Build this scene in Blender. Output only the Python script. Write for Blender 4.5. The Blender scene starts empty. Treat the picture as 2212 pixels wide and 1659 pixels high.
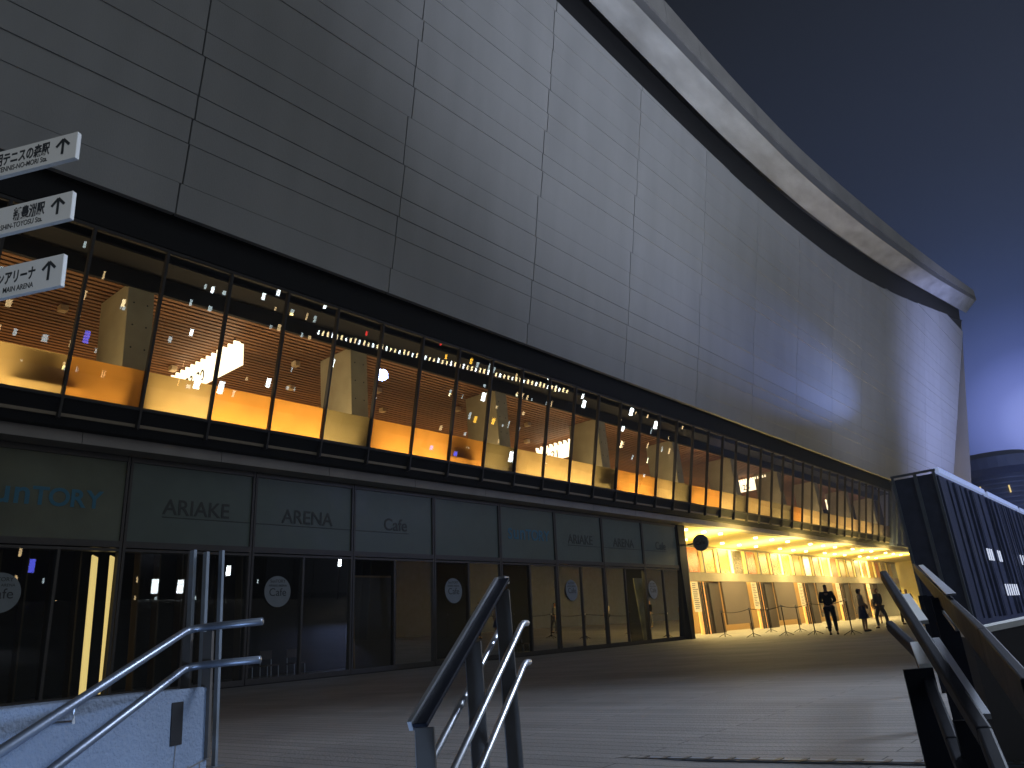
import bpy, bmesh, math, random
from mathutils import Vector, Matrix
random.seed(7)
S = bpy.context.scene
COL = S.collection
W = 1.736                                        # window module of the arena, metres

# ---------------------------------------------------------------- camera
cd = bpy.data.cameras.new('camera'); cam = bpy.data.objects.new('camera', cd); COL.objects.link(cam)
def basis(yaw, pitch, roll):
    f = Vector((math.sin(yaw)*math.cos(pitch), math.cos(yaw)*math.cos(pitch), math.sin(pitch)))
    r0 = Vector((math.cos(yaw), -math.sin(yaw), 0)); u0 = r0.cross(f)
    r = r0*math.cos(roll)+u0*math.sin(roll); u = -r0*math.sin(roll)+u0*math.cos(roll)
    return r, u, f
r_, u_, f_ = basis(math.radians(-38.4327), math.radians(18.8522), math.radians(-5.2332))
cam.matrix_world = Matrix(((r_.x, u_.x, -f_.x, 0), (r_.y, u_.y, -f_.y, 0), (r_.z, u_.z, -f_.z, 0.75), (0, 0, 0, 1)))
cd.sensor_width = 36; cd.lens = 36*1665.9/2212; cd.clip_start = 0.05; cd.clip_end = 2000
S.camera = cam
S.cycles.use_denoising = True
S.cycles.max_bounces = 8; S.cycles.transparent_max_bounces = 16
S.cycles.sample_clamp_indirect = 3.0

# ---------------------------------------------------------------- night sky
world = bpy.data.worlds.new('World'); S.world = world; world.use_nodes = True
wn = world.node_tree; wl = wn.links; wn.nodes.clear()
def wnode(t, **k):
    n = wn.nodes.new(t)
    for a, b in k.items(): setattr(n, a, b)
    return n
tc = wnode('ShaderNodeTexCoord')
def dirglow(d, lo, hi, stops):
    dp = wnode('ShaderNodeVectorMath', operation='DOT_PRODUCT'); dp.inputs[1].default_value = Vector(d).normalized()
    wl.new(tc.outputs['Generated'], dp.inputs[0])
    mr = wnode('ShaderNodeMapRange'); mr.inputs[1].default_value = lo; mr.inputs[2].default_value = hi
    wl.new(dp.outputs['Value'], mr.inputs[0])
    cr = wnode('ShaderNodeValToRGB'); cr.color_ramp.interpolation = 'B_SPLINE'
    e = cr.color_ramp.elements
    while len(e) < len(stops): e.new(0.5)
    for q, (p, c) in zip(e, stops): q.position = p; q.color = (*c, 1)
    wl.new(mr.outputs[0], cr.inputs[0]); return cr
sky = dirglow((-0.10, 0.97, 0.10), 0.50, 1.0, [(0, (.0095, .0098, .0102)), (.50, (.0105, .0118, .0145)), (.78, (.0145, .0195, .034)), (1, (.021, .031, .070))])
glow = dirglow((-0.062, 0.98, 0.180), 0.950, 1.0, [(0, (0, 0, 0)), (.5, (.002, .004, .012)), (.80, (.010, .018, .055)), (.93, (.040, .06, .19)), (.98, (.13, .17, .50)), (1, (.28, .34, .80))])
ad = wnode('ShaderNodeMixRGB', blend_type='ADD'); ad.inputs[0].default_value = 1
wl.new(sky.outputs[0], ad.inputs[1]); wl.new(glow.outputs[0], ad.inputs[2])
bg = wnode('ShaderNodeBackground'); wl.new(ad.outputs[0], bg.inputs[0]); bg.inputs[1].default_value = 1
wo = wnode('ShaderNodeOutputWorld'); wl.new(bg.outputs[0], wo.inputs[0])
S.view_settings.view_transform = 'Standard'; S.view_settings.look = 'None'
S.view_settings.exposure = 0; S.view_settings.gamma = 1; S.view_settings.use_curve_mapping = False

# ---------------------------------------------------------------- lamps
def aim(o, tgt):
    o.rotation_euler = (Vector(tgt)-o.location).to_track_quat('-Z', 'Y').to_euler()
def light(kind, name, loc, tgt, power, col, **k):
    l = bpy.data.lights.new(name, kind); l.energy = power; l.color = col
    for a, b in k.items(): setattr(l, a, b)
    o = bpy.data.objects.new(name, l); COL.objects.link(o); o.location = loc; aim(o, tgt); return o
# added fill: a very weak, very wide sun standing in for ambient city light
light('SUN', 'fill_sun', (20, -4, 6), (0, 3, 0), 0.34, (.82, .92, 1.0), angle=math.radians(60))
# blue-white floodlights of the forecourt, then added fill spots
light('SPOT', 'wall_flood', (13, 24, 3.0), (-12, 30, 38), 23500, (.74, .82, 1.0), spot_size=math.radians(84), spot_blend=1.0, shadow_soft_size=.4)
light('SPOT', 'beam_flood', (-3, 104, 14.5), (-15.3, 50, 17), 60000, (.25, .38, 1.0), spot_size=math.radians(9), spot_blend=1.0, shadow_soft_size=.3)
light('SPOT', 'wall_end_flood', (9, 88, 11), (-14, 90, 21), 30000, (.42, .50, 1.0), spot_size=math.radians(80), spot_blend=1.0, shadow_soft_size=.4)
light('SPOT', 'eaves_flood', (2, 60, 6), (-12, 62, 28), 4200, (.60, .68, 1.0), spot_size=math.radians(95), spot_blend=.8, shadow_soft_size=.4)
light('SPOT', 'plaza_flood', (3.0, 13.0, 9.0), (-1.0, 6.3, 0), 6000, (.70, .81, 1.0), spot_size=math.radians(74), spot_blend=1.0, shadow_soft_size=1.6)
light('SPOT', 'stair_flood', (-1.7, 1.1, -.55), (-3.7, 1.7, .35), 130, (.42, .62, 1.0), spot_size=math.radians(110), spot_blend=.6, shadow_soft_size=.07)

light('SPOT', 'sign_fill', (4, -6, 6.0), (-3.8, 1.0, 2.6), 700, (.95, .98, 1.0), spot_size=math.radians(14), spot_blend=.6, shadow_soft_size=.2)  # spot added to brighten the sign plates
light('SPOT', 'enclosure_fill', (14, 40, 9), (-4.8, 36, 3), 3600, (.35, .48, 1.0), spot_size=math.radians(80), spot_blend=1.0, shadow_soft_size=.5)  # unseen spot added to lift the dark slats
light('SPOT', 'tower_fill', (40, 130, 8), (-19, 195, 20), 60000, (.30, .42, 1.0), spot_size=math.radians(40), spot_blend=.8, shadow_soft_size=1)  # unseen spot added to brighten the far tower
light('SPOT', 'rail_fill', (.6, 5.2, 3.2), (-.75, 2.6, .6), 60, (.62, .74, 1.0), spot_size=math.radians(60), spot_blend=.6, shadow_soft_size=.1)  # spot added so the pale rail strips come out bright

# ---------------------------------------------------------------- materials
def mat(name, col, rough=.6, metal=0, noise=0, nscale=6, bump=0, bscale=60, spec=.5, stretch=None):
    m = bpy.data.materials.new(name); m.use_nodes = True; nt = m.node_tree; b = nt.nodes['Principled BSDF']
    b.inputs['Base Color'].default_value = (*col, 1); b.inputs['Roughness'].default_value = rough
    b.inputs['Metallic'].default_value = metal; b.inputs['Specular IOR Level'].default_value = spec
    t = nt.nodes.new('ShaderNodeTexCoord'); mp = nt.nodes.new('ShaderNodeMapping')
    nt.links.new(t.outputs['Object'], mp.inputs[0])
    if stretch: mp.inputs['Scale'].default_value = stretch
    if noise:
        n = nt.nodes.new('ShaderNodeTexNoise'); n.inputs['Scale'].default_value = nscale; n.inputs['Detail'].default_value = 6
        nt.links.new(mp.outputs[0], n.inputs[0])
        cr = nt.nodes.new('ShaderNodeValToRGB'); e = cr.color_ramp.elements
        e[0].position = .3; e[1].position = .72
        e[0].color = (*[c*(1-noise) for c in col], 1); e[1].color = (*[min(1, c*(1+noise)) for c in col], 1)
        nt.links.new(n.outputs[0], cr.inputs[0]); nt.links.new(cr.outputs[0], b.inputs['Base Color'])
        mr = nt.nodes.new('ShaderNodeMapRange'); mr.inputs[3].default_value = max(.02, rough-.12); mr.inputs[4].default_value = min(1, rough+.12)
        nt.links.new(n.outputs[0], mr.inputs[0]); nt.links.new(mr.outputs[0], b.inputs['Roughness'])
    if bump:
        n2 = nt.nodes.new('ShaderNodeTexNoise'); n2.inputs['Scale'].default_value = bscale; n2.inputs['Detail'].default_value = 4
        nt.links.new(mp.outputs[0], n2.inputs[0])
        bm_ = nt.nodes.new('ShaderNodeBump'); bm_.inputs['Strength'].default_value = bump; bm_.inputs['Distance'].default_value = .02
        nt.links.new(n2.outputs[0], bm_.inputs['Height']); nt.links.new(bm_.outputs[0], b.inputs['Normal'])
    return m
def emit(name, col, s):
    m = bpy.data.materials.new(name); m.use_nodes = True; nt = m.node_tree; b = nt.nodes['Principled BSDF']
    b.inputs['Base Color'].default_value = (*col, 1); b.inputs['Emission Color'].default_value = (*col, 1); b.inputs['Emission Strength'].default_value = s
    return m
def glass(name, tint, ior=1.5, rough=.0, wav=.03):
    m = bpy.data.materials.new(name); m.use_nodes = True; nt = m.node_tree; nt.nodes.clear(); L = nt.links
    o = nt.nodes.new('ShaderNodeOutputMaterial'); mx = nt.nodes.new('ShaderNodeMixShader')
    tr = nt.nodes.new('ShaderNodeBsdfTransparent'); tr.inputs[0].default_value = (*tint, 1)
    gl = nt.nodes.new('ShaderNodeBsdfGlossy'); gl.inputs['Roughness'].default_value = rough
    fr = nt.nodes.new('ShaderNodeFresnel'); fr.inputs[0].default_value = ior
    t = nt.nodes.new('ShaderNodeTexCoord'); n = nt.nodes.new('ShaderNodeTexNoise'); n.inputs['Scale'].default_value = .9
    b = nt.nodes.new('ShaderNodeBump'); b.inputs['Strength'].default_value = wav; b.inputs['Distance'].default_value = .05
    L.new(t.outputs['Object'], n.inputs[0]); L.new(n.outputs[0], b.inputs['Height']); L.new(b.outputs[0], gl.inputs['Normal'])
    mm = nt.nodes.new('ShaderNodeMath'); mm.operation = 'MULTIPLY'; mm.inputs[1].default_value = 1.8; mm.use_clamp = True
    L.new(fr.outputs[0], mm.inputs[0])
    L.new(mm.outputs[0], mx.inputs[0]); L.new(tr.outputs[0], mx.inputs[1]); L.new(gl.outputs[0], mx.inputs[2]); L.new(mx.outputs[0], o.inputs[0])
    return m
def film(name, col):
    m = bpy.data.materials.new(name); m.use_nodes = True; nt = m.node_tree; nt.nodes.clear(); L = nt.links
    o = nt.nodes.new('ShaderNodeOutputMaterial'); mx = nt.nodes.new('ShaderNodeMixShader'); mx.inputs[0].default_value = .85
    d = nt.nodes.new('ShaderNodeBsdfDiffuse'); t = nt.nodes.new('ShaderNodeBsdfTranslucent')
    n = nt.nodes.new('ShaderNodeTexNoise'); n.inputs['Scale'].default_value = .8
    tc_ = nt.nodes.new('ShaderNodeTexCoord'); L.new(tc_.outputs['Object'], n.inputs[0])
    cr = nt.nodes.new('ShaderNodeValToRGB'); cr.color_ramp.elements[0].color = (*[c*.75 for c in col], 1); cr.color_ramp.elements[1].color = (*col, 1)
    cr.color_ramp.elements[0].position = .3; cr.color_ramp.elements[1].position = .6
    L.new(n.outputs[0], cr.inputs[0]); L.new(cr.outputs[0], t.inputs[0]); d.inputs[0].default_value = (*[c*.5 for c in col], 1)
    L.new(d.outputs[0], mx.inputs[1]); L.new(t.outputs[0], mx.inputs[2]); L.new(mx.outputs[0], o.inputs[0])
    return m

M = dict(
    clad=mat('grey_cladding', (.40, .40, .405), .55, 0, .07, .5, .25, 30, stretch=(1, 1.6, .35)),
    clad2=mat('grey_cladding_pale', (.415, .415, .42), .55, 0, .07, .6, .25, 30, stretch=(1, 1.6, .35)),
    black=mat('black_recess', (.006, .006, .008), .8),
    roofw=mat('white_eaves_metal', (.58, .60, .62), .5, 0, .28, .9, .1, 20, stretch=(1, .35, 1)),
    fascia=mat('grey_fascia_metal', (.33, .32, .31), .5, 0, .15, .6),
    fascia2=mat('dark_fascia_metal', (.19, .19, .20), .5, 0, .12, .6),
    ledge=mat('precast_ledge', (.33, .30, .28), .7, 0, .12, 1.2, .2, 40),
    frame=mat('bronze_frame', (.075, .068, .064), .45, .3, .1, 4),
    mull=mat('dark_mullion', (.045, .042, .042), .5, .2),
    pane=glass('window_glass', (.93, .93, .88), 1.5, 0, .004),
    pane_soft=glass('reeded_glass', (.95, .93, .85), 1.45, .35, .004),
    dpane=glass('shop_glass', (.72, .76, .72), 1.5, .0, .006),
    milk=mat('dark_green_milky_glass', (.105, .135, .115), .42, 0, .1, 1.5),
    milk_warm=mat('milky_glass_warm_tint', (.125, .14, .10), .22, 0, .15, 1.0),  # yellowish tint carries interior light into the leftmost panels' colour
    amber=film('amber_film', (.74, .36, .075)), cream=film('cream_film', (.62, .45, .19)), dusk=film('silhouette_tint_film', (.28, .23, .11)),
    timber=mat('timber_slat', (.24, .118, .055), .6, 0, .25, 3, 0, stretch=(1, .2, 1)),
    conc=mat('column_concrete', (.42, .38, .26), .8, 0, .1, 2, .3, 12),
    wallin=mat('warm_interior_wall', (.45, .30, .14), .8), floorin=mat('interior_floor', (.25, .2, .14), .5),
    dark=mat('dark_interior', (.02, .02, .02), .7), blue=mat('blue_letter', (.03, .17, .27), .4), char=mat('charcoal_letter', (.045, .05, .045), .5),
    decal=mat('grey_disc', (.22, .25, .27), .5, 0, .08, 3), ink=mat('ink', (.03, .035, .04), .5),
    paint=mat('recess_cream_paint', (.80, .68, .30), .7, 0, .08, .8), taupe=mat('taupe_panel', (.12, .092, .078), .6, 0, .12, 1.2),
    brown=mat('dark_brown_panel', (.06, .04, .03), .6), tile=mat('pale_entrance_tile', (.60, .54, .42), .5, 0, .15, 1.5),
    white=mat('sign_white', (.78, .79, .78), .45, 0, .05, 3, .05, 30), steel=mat('brushed_steel', (.60, .63, .68), .38, 1.0, .04, 3),
    dsteel=mat('dull_blue_steel', (.26, .30, .38), .38, .8, .08, 4), bar=mat('grey_bar_steel', (.11, .10, .092), .5, .3, .12, 8), cap=mat('dark_rail_cap', (.008, .010, .018), .55, 0, .2, 10, spec=.12),
    bluep=mat('grey_blue_post', (.20, .24, .30), .45, .2, .1, 5),
    par=mat('painted_concrete', (.21, .26, .35), .85, 0, .10, 2.5, .7, 55), parj=mat('concrete_stain', (.15, .14, .13), .9, 0, .3, 14),
    slat=mat('dark_cladding_slat', (.065, .085, .16), .6, .1, .2, 3), skin=mat('skin', (.40, .24, .17), .6), hair=mat('black_hair', (.01, .009, .008), .5),
    navy=mat('dark_clothes', (.012, .014, .022), .8), blouse=mat('pale_cloth', (.62, .56, .46), .8), skirt=mat('denim_blue_cloth', (.07, .09, .20), .8),
    tan=mat('tan_cloth', (.30, .20, .12), .8), grey=mat('grey_cloth', (.16, .16, .17), .8), shoe=mat('shoe', (.02, .02, .02), .5),
    tube=emit('warm_glow', (1, .72, .26), 1.0), cyl=emit('cool_lamp', (.85, .95, 1), 22), wlamp=emit('warm_lamp', (1, .80, .42), 16), ylamp=emit('amber_lamp', (1, .55, .05), 14),  # tube: painted glow of the café boards, also used for the tower lamps
    rlamp=emit('red_lamp', (1, .04, .04), 9), blamp=emit('blue_lamp', (.12, .14, 1), 10), clamp_=emit('yellow_downlight', (1, .80, .32), 9), board=emit('lit_board', (1, .82, .55), 2.6),
    orange=emit('orange_door_glow', (1, .50, .14), .55), led=emit('cool_strip', (.50, .62, 1), .42), notice=mat('notice_paper', (.75, .68, .56), .7),
    tower=mat('tower_cladding', (.12, .15, .26), .5, 0, .2, .2), city=mat('far_tower', (.03, .03, .035), .7), wood=mat('oak_frame', (.35, .2, .08), .5),
    spk=mat('beige_fitting', (.75, .60, .38), .6),
)
# plaza paving: long narrow boards laid across
def paving():
    m = bpy.data.materials.new('plaza_paving'); m.use_nodes = True; nt = m.node_tree; L = nt.links; b = nt.nodes['Principled BSDF']
    t = nt.nodes.new('ShaderNodeTexCoord'); br = nt.nodes.new('ShaderNodeTexBrick')
    br.inputs['Scale'].default_value = 1; br.inputs['Brick Width'].default_value = 3.0; br.inputs['Row Height'].default_value = .16
    br.inputs['Mortar Size'].default_value = .006; br.inputs['Color1'].default_value = (.215, .205, .20, 1); br.inputs['Color2'].default_value = (.265, .25, .245, 1)
    br.inputs['Mortar'].default_value = (.05, .048, .047, 1); br.inputs['Mortar Smooth'].default_value = .3
    L.new(t.outputs['Object'], br.inputs[0])
    n = nt.nodes.new('ShaderNodeTexNoise'); n.inputs['Scale'].default_value = .7; n.inputs['Detail'].default_value = 8; L.new(t.outputs['Object'], n.inputs[0])
    mx = nt.nodes.new('ShaderNodeMixRGB'); mx.blend_type = 'MULTIPLY'; mx.inputs[0].default_value = .6
    cr = nt.nodes.new('ShaderNodeValToRGB'); cr.color_ramp.elements[0].color = (.6, .6, .6, 1); cr.color_ramp.elements[0].position = .35; cr.color_ramp.elements[1].position = .65
    L.new(n.outputs[0], cr.inputs[0]); L.new(br.outputs[0], mx.inputs[1]); L.new(cr.outputs[0], mx.inputs[2]); L.new(mx.outputs[0], b.inputs['Base Color'])
    b.inputs['Roughness'].default_value = .62
    n2 = nt.nodes.new('ShaderNodeTexNoise'); n2.inputs['Scale'].default_value = 45; L.new(t.outputs['Object'], n2.inputs[0])
    ma = nt.nodes.new('ShaderNodeMath'); ma.operation = 'MULTIPLY_ADD'; ma.inputs[1].default_value = -2.0
    L.new(br.outputs['Fac'], ma.inputs[0]); L.new(n2.outputs[0], ma.inputs[2])
    bp = nt.nodes.new('ShaderNodeBump'); bp.inputs['Strength'].default_value = .5; bp.inputs['Distance'].default_value = .012
    L.new(ma.outputs[0], bp.inputs['Height']); L.new(bp.outputs[0], b.inputs['Normal'])
    return m
M['pave'] = paving(); M['cream2'] = film('bright_cream_film', (.85, .66, .22))
M['blind_amber'] = mat('amber_blind', (.62, .40, .12), .7, 0, .2, 1, stretch=(1, .1, 4)); M['blind_cream'] = mat('cream_blind', (.72, .60, .24), .7, 0, .2, 1, stretch=(1, .1, 4)); M['blind_green'] = mat('green_grey_blind', (.30, .30, .16), .7, 0, .2, 1)

# ---------------------------------------------------------------- mesh helpers
class MB:
    def __init__(s): s.bm = bmesh.new()
    def hexa(s, P):
        """8 corners: bottom 4 (ccw), top 4"""
        v = [s.bm.verts.new(p) for p in P]
        for q in ((3, 2, 1, 0), (4, 5, 6, 7), (0, 1, 5, 4), (1, 2, 6, 5), (2, 3, 7, 6), (3, 0, 4, 7)):
            s.bm.faces.new([v[i] for i in q])
        return s
    def box(s, x0, x1, y0, y1, z0, z1):
        return s.hexa([(x0, y0, z0), (x1, y0, z0), (x1, y1, z0), (x0, y1, z0), (x0, y0, z1), (x1, y0, z1), (x1, y1, z1), (x0, y1, z1)])
    def lean(s, y0, y1, zl, zh, xl, xh, d0, d1):
        """box in the facade: front x runs xl..xh between zl..zh; d0 (back) and d1 (front) are offsets"""
        return s.hexa([(xl+d0, y0, zl), (xl+d1, y0, zl), (xl+d1, y1, zl), (xl+d0, y1, zl), (xh+d0, y0, zh), (xh+d1, y0, zh), (xh+d1, y1, zh), (xh+d0, y1, zh)])
    def quad(s, *P):
        s.bm.faces.new([s.bm.verts.new(p) for p in P]); return s
    def bar(s, a, b, w, h, up=(0, 0, 1)):
        a, b = Vector(a), Vector(b); d = (b-a).normalized(); sd = d.cross(Vector(up)).normalized(); uu = sd.cross(d)
        P = []
        for c in (a, b):
            P += [c-sd*w/2-uu*h/2, c+sd*w/2-uu*h/2, c+sd*w/2+uu*h/2, c-sd*w/2+uu*h/2]
        v = [s.bm.verts.new(p) for p in P]
        for q in ((0, 1, 2, 3), (7, 6, 5, 4), (0, 4, 5, 1), (1, 5, 6, 2), (2, 6, 7, 3), (3, 7, 4, 0)): s.bm.faces.new([v[i] for i in q])
        return s
    def tube(s, pts, r, n=10):
        pts = [Vector(p) for p in pts]; rings = []
        for i, p in enumerate(pts):
            d = ((pts[min(i+1, len(pts)-1)]-pts[max(i-1, 0)])).normalized()
            a = d.cross(Vector((0, 0, 1)) if abs(d.z) < .95 else Vector((1, 0, 0))).normalized(); b = d.cross(a)
            rr = r[i] if isinstance(r, (list, tuple)) else r
            rings.append([s.bm.verts.new(p+(a*math.cos(t)+b*math.sin(t))*rr) for t in [2*math.pi*k/n for k in range(n)]])
        for A, B in zip(rings, rings[1:]):
            for k in range(n): s.bm.faces.new((A[k], A[(k+1) % n], B[(k+1) % n], B[k]))
        s.bm.faces.new(rings[0][::-1]); s.bm.faces.new(rings[-1]); return s
    def build(s, name, m, parent=None, smooth=False, bevel=0):
        if bevel: bmesh.ops.bevel(s.bm, geom=s.bm.edges[:], offset=bevel, segments=2, affect='EDGES', profile=.5)
        bmesh.ops.recalc_face_normals(s.bm, faces=s.bm.faces[:])
        me = bpy.data.meshes.new(name); s.bm.to_mesh(me); s.bm.free()
        if smooth:
            for p in me.polygons: p.use_smooth = True
        me.materials.append(m if not isinstance(m, str) else M[m])
        o = bpy.data.objects.new(name, me); COL.objects.link(o)
        if parent: o.parent = parent
        return o
def tag(o, label, cat, group=None):
    o['label'] = label; o['category'] = cat
    if group: o['group'] = group
    return o
def thing(name, label, cat, loc=(0, 0, 0), group=None):
    o = bpy.data.objects.new(name, None); COL.objects.link(o); o.location = loc; o.empty_display_size = .2
    return tag(o, label, cat, group)
def struct(o): o['kind'] = 'structure'; return o
def copy_tree(root):
    r = root.copy(); COL.objects.link(r)
    for ch in root.children:
        c = ch.copy(); COL.objects.link(c); c.parent = r
        for g in ch.children:
            d = g.copy(); COL.objects.link(d); d.parent = c
    return r
DG = bpy.context.evaluated_depsgraph_get
def text(name, body, m, size, parent, origin, xdir, zdir, ext=.004, off=0, align='LEFT', wide=1.0):
    cu = bpy.data.curves.new(name, 'FONT'); cu.body = body; cu.size = size; cu.extrude = ext; cu.offset = off; cu.align_x = align
    t = bpy.data.objects.new(name+'_curve', cu); COL.objects.link(t); bpy.context.view_layer.update()
    me = bpy.data.meshes.new_from_object(t.evaluated_get(DG())); bpy.data.objects.remove(t)
    X = Vector(xdir).normalized(); Z = Vector(zdir).normalized(); N = X.cross(Z)
    for v in me.vertices:
        c = v.co.copy(); v.co = Vector(origin)+X*c.x*wide+Z*c.y+N*c.z
    me.materials.clear(); me.materials.append(M[m]); me.name = name
    o = bpy.data.objects.new(name, me); COL.objects.link(o); o.parent = parent; return o

def logo_text(name, m, size, parent, origin, xdir, zdir, ext, off):
    parts = []; x = 0.0
    for chs, k, adv in (('S', 1, .54), ('u', 1.30, .70), ('n', 1.30, .68), ('T', 1, .58), ('O', 1, .80), ('R', 1, .66), ('Y', 1, .6)):
        X = Vector(xdir).normalized()
        parts.append(text(name, chs, m, size*k, parent, Vector(origin)+X*x, xdir, zdir, ext, off)); x += adv*size
    bm = bmesh.new()
    for p in parts: bm.from_mesh(p.data)
    bm.to_mesh(parts[0].data); bm.free()
    for p in parts[1:]: bpy.data.objects.remove(p)
    return parts[0]
def PZ(x, y): return -0.025*(x+2.5) if x < -2.5 else 0.0       # the plaza rises gently towards the arena

# ---------------------------------------------------------------- ground
b = MB()
ST = Vector((-.364, .931, 0)); SP = Vector((.931, .364, 0))        # stair direction and across it
b.quad((-60, 2.8-60*0, PZ(-60, 0)), (-60, 260, PZ(-60, 0)), (-2.5, 260, 0), (-2.5, 3.1, 0))
o = b.build('plaza', 'pave'); struct(o)
b = MB(); b.quad((-2.5, 3.1, 0), (-2.5, 260, 0), (60, 260, 0), (60, 3.1, 0)); o = b.build('plaza', 'pave'); struct(o)
b = MB(); b.quad((-60, -4, -.35), (-60, 2.795, 1.4), (-4.15, 2.795, .03), (-4.15, -4, .03))
struct(b.build('pavement', 'pave'))
b = MB()
for k in range(12):
    y1 = 3.1-k*.32; z1 = -.16*k
    b.box(-4.1, 6, y1-.32, y1+.01 if k else y1, z1-.16-.5, z1-.16)
struct(b.build('stairs', mat('stair_concrete', (.22, .21, .21), .8, 0, .15, 2, .3, 40)))
b = MB(); b.quad((-200, -200, -2.6), (200, -200, -2.6), (200, 300, -2.6), (-200, 300, -2.6))
struct(b.build('ground', mat('asphalt', (.05, .05, .052), .8, 0, .3, .2)))
# drain slot across the plaza near the head of the stairs
dr = thing('drain_grate', 'narrow dark slotted drain grate set across the paving near the stairs', 'drain', (-2, 4.72, 0))
b = MB(); b.box(-1.9, 2.6, -.05, .05, .004, .010); b.build('channel', 'bluep', dr)
b = MB()
b.box(-1.88, 2.58, -.045, -.035, .012, .016)
for k in range(30): b.box(-1.85+k*.15, -1.82+k*.15, -.0351, .045, .012, .016)
b.build('grate', 'bar', dr)

# ---------------------------------------------------------------- the arena
AR = thing('arena_building', 'huge grey arena hall with outward leaning clad wall, curved eaves and lit window band', 'arena', (-19, 36, 0))
AR.location = (0, 0, 0)
def lerp_tab(tab, v):
    if v <= tab[0][0]: a, b_ = tab[0], tab[1]
    elif v >= tab[-1][0]: a, b_ = tab[-2], tab[-1]
    else:
        for a, b_ in zip(tab, tab[1:]):
            if a[0] <= v <= b_[0]: break
    t = (v-a[0])/(b_[0]-a[0]); return a[1]+(b_[1]-a[1])*t
def smooth_tab(tab, v, h=3.0): return sum(lerp_tab(tab, v+d) for d in (-h, -h/2, 0, h/2, h))/5
T_WALL = [(-13, 28.4), (0, 27.2), (12, 26.45), (22, 26.05), (30, 25.75), (38, 25.6), (45, 25.62), (52, 25.95), (58.9, 26.45), (66.8, 27.35), (77.2, 29.0), (89.6, 31.25), (104.3, 33.9), (115, 35.9)]
T_SIN = [(-13, 29.6), (0, 28.6), (12, 27.9), (21.8, 27.5), (30.5, 27.35), (38, 27.25), (49, 27.7), (57, 28.4), (69.5, 29.8), (82.6, 31.75), (100, 34.4), (106, 35.3), (115, 36.8)]
T_SOX = [(-13, -11.6), (20, -11.58), (35, -11.5), (45, -11.36), (52, -11.15), (61, -10.9), (71, -10.6), (83, -10.3), (106, -9.7), (115, -9.5)]
T_SOZ = [(-13, 29.8), (0, 28.8), (12, 28.0), (25, 27.65), (32, 27.7), (40, 27.75), (45.6, 27.85), (52.4, 28.3), (61.2, 29.2), (71, 30.5), (83, 32.3), (106, 36.5), (115, 38.2)]
T_TOP = [(-13, 32.0), (0, 31.0), (12, 30.3), (28.9, 29.95), (36, 29.75), (45, 29.9), (51.7, 30.4), (59.6, 31.25), (73.4, 32.8), (87.5, 34.9), (106, 37.9), (115, 39.4)]
def XW(z): return -16.52+.231*(z-11.65)
def yend(z): return 96.0+(z-11.65)*.37
# backing wall
b = MB(); ys = [-13+k*3 for k in range(37)]+[99.4]
for y0, y1 in zip(ys, ys[1:]):
    yb = min(y1, yend(11.7)-.05); yt = y1 if y1 < 96 else 103.6; ta = smooth_tab(T_WALL, y0)-.08; tb = smooth_tab(T_WALL, yt)-.08
    b.hexa([(XW(11.7)-.6, y0, 11.7), (XW(11.7)-.10, y0, 11.7), (XW(11.7)-.10, yb, 11.7), (XW(11.7)-.6, yb, 11.7),
            (XW(ta)-.6, y0, ta), (XW(ta)-.10, y0, ta), (XW(tb)-.10, yt, tb), (XW(tb)-.6, yt, tb)])
b.build('backing_wall', 'black', AR)
# cladding: one part for each bay between the vertical joints, lapped boards of uneven height
ROWS = [11.65, 12.45, 13.5, 14.16, 14.83, 15.89, 16.56, 17.56, 18.62, 19.33, 20.32, 21.07, 22.1, 22.8, 23.85, 24.55, 25.6, 26.3, 27.35, 28.05, 29.1, 29.8, 30.85, 31.55, 32.6, 33.3, 34.4, 35.5]
rr = random.Random(3)
JIT = [rr.uniform(-.09, .09) for _ in ROWS]; OUT = [rr.choice((.0, .012, .02, .006)) for _ in ROWS]
DARKROW = {3, 11, 20}
def clad_bay(ya, yb, last=False):
    b = MB()
    for k, (z0, z1) in enumerate(zip(ROWS, ROWS[1:])):
        oz = OUT[k]; lap = (.040, .014, .028)[k % 3]; gap = .014 if k in DARKROW else -.002
        n = 5
        pts = [ya+.022+JIT[k]+(yb-ya-.044)*i/n for i in range(n+1)]
        for i in range(n):
            p, q = pts[i], pts[i+1]
            tp, tq = smooth_tab(T_WALL, p), smooth_tab(T_WALL, q)
            zp, zq = min(z1-gap, tp), min(z1-gap, tq)
            if zp <= z0+.02 and zq <= z0+.02: continue
            zp, zq = max(zp, z0+.02), max(zq, z0+.02)
            q0, q1 = q, q
            if last and i == n-1: q0, q1 = yend(z0), yend(z1)
            fx = lambda z: XW(z)+lap*(1-(z-z0)/(z1-z0))+oz
            v = [b.bm.verts.new(c) for c in ((fx(z0), p, z0), (fx(z0), q0, z0), (fx(zq), q1, zq), (fx(zp), p, zp),
                                             (XW(z0)-.09, p, z0), (XW(z0)-.09, q0, z0), (XW(zq)-.09, q1, zq), (XW(zp)-.09, p, zp))]
            fs = [(0, 1, 2, 3), (5, 4, 0, 1)[::-1], (3, 2, 6, 7)]
            if i == 0: fs.append((4, 0, 3, 7))
            if i == n-1: fs.append((1, 5, 6, 2))
            for f in fs: b.bm.faces.new([v[t] for t in f])
    return b
jy = [8.05+4*W*k for k in range(-3, 13)]
for k, (a, c) in enumerate(zip(jy, jy[1:])):
    clad_bay(a, c).build('cladding_panel', 'clad' if k % 2 else 'clad2', AR)
clad_bay(jy[-1], 96, True).build('cladding_panel', 'clad', AR)
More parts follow.
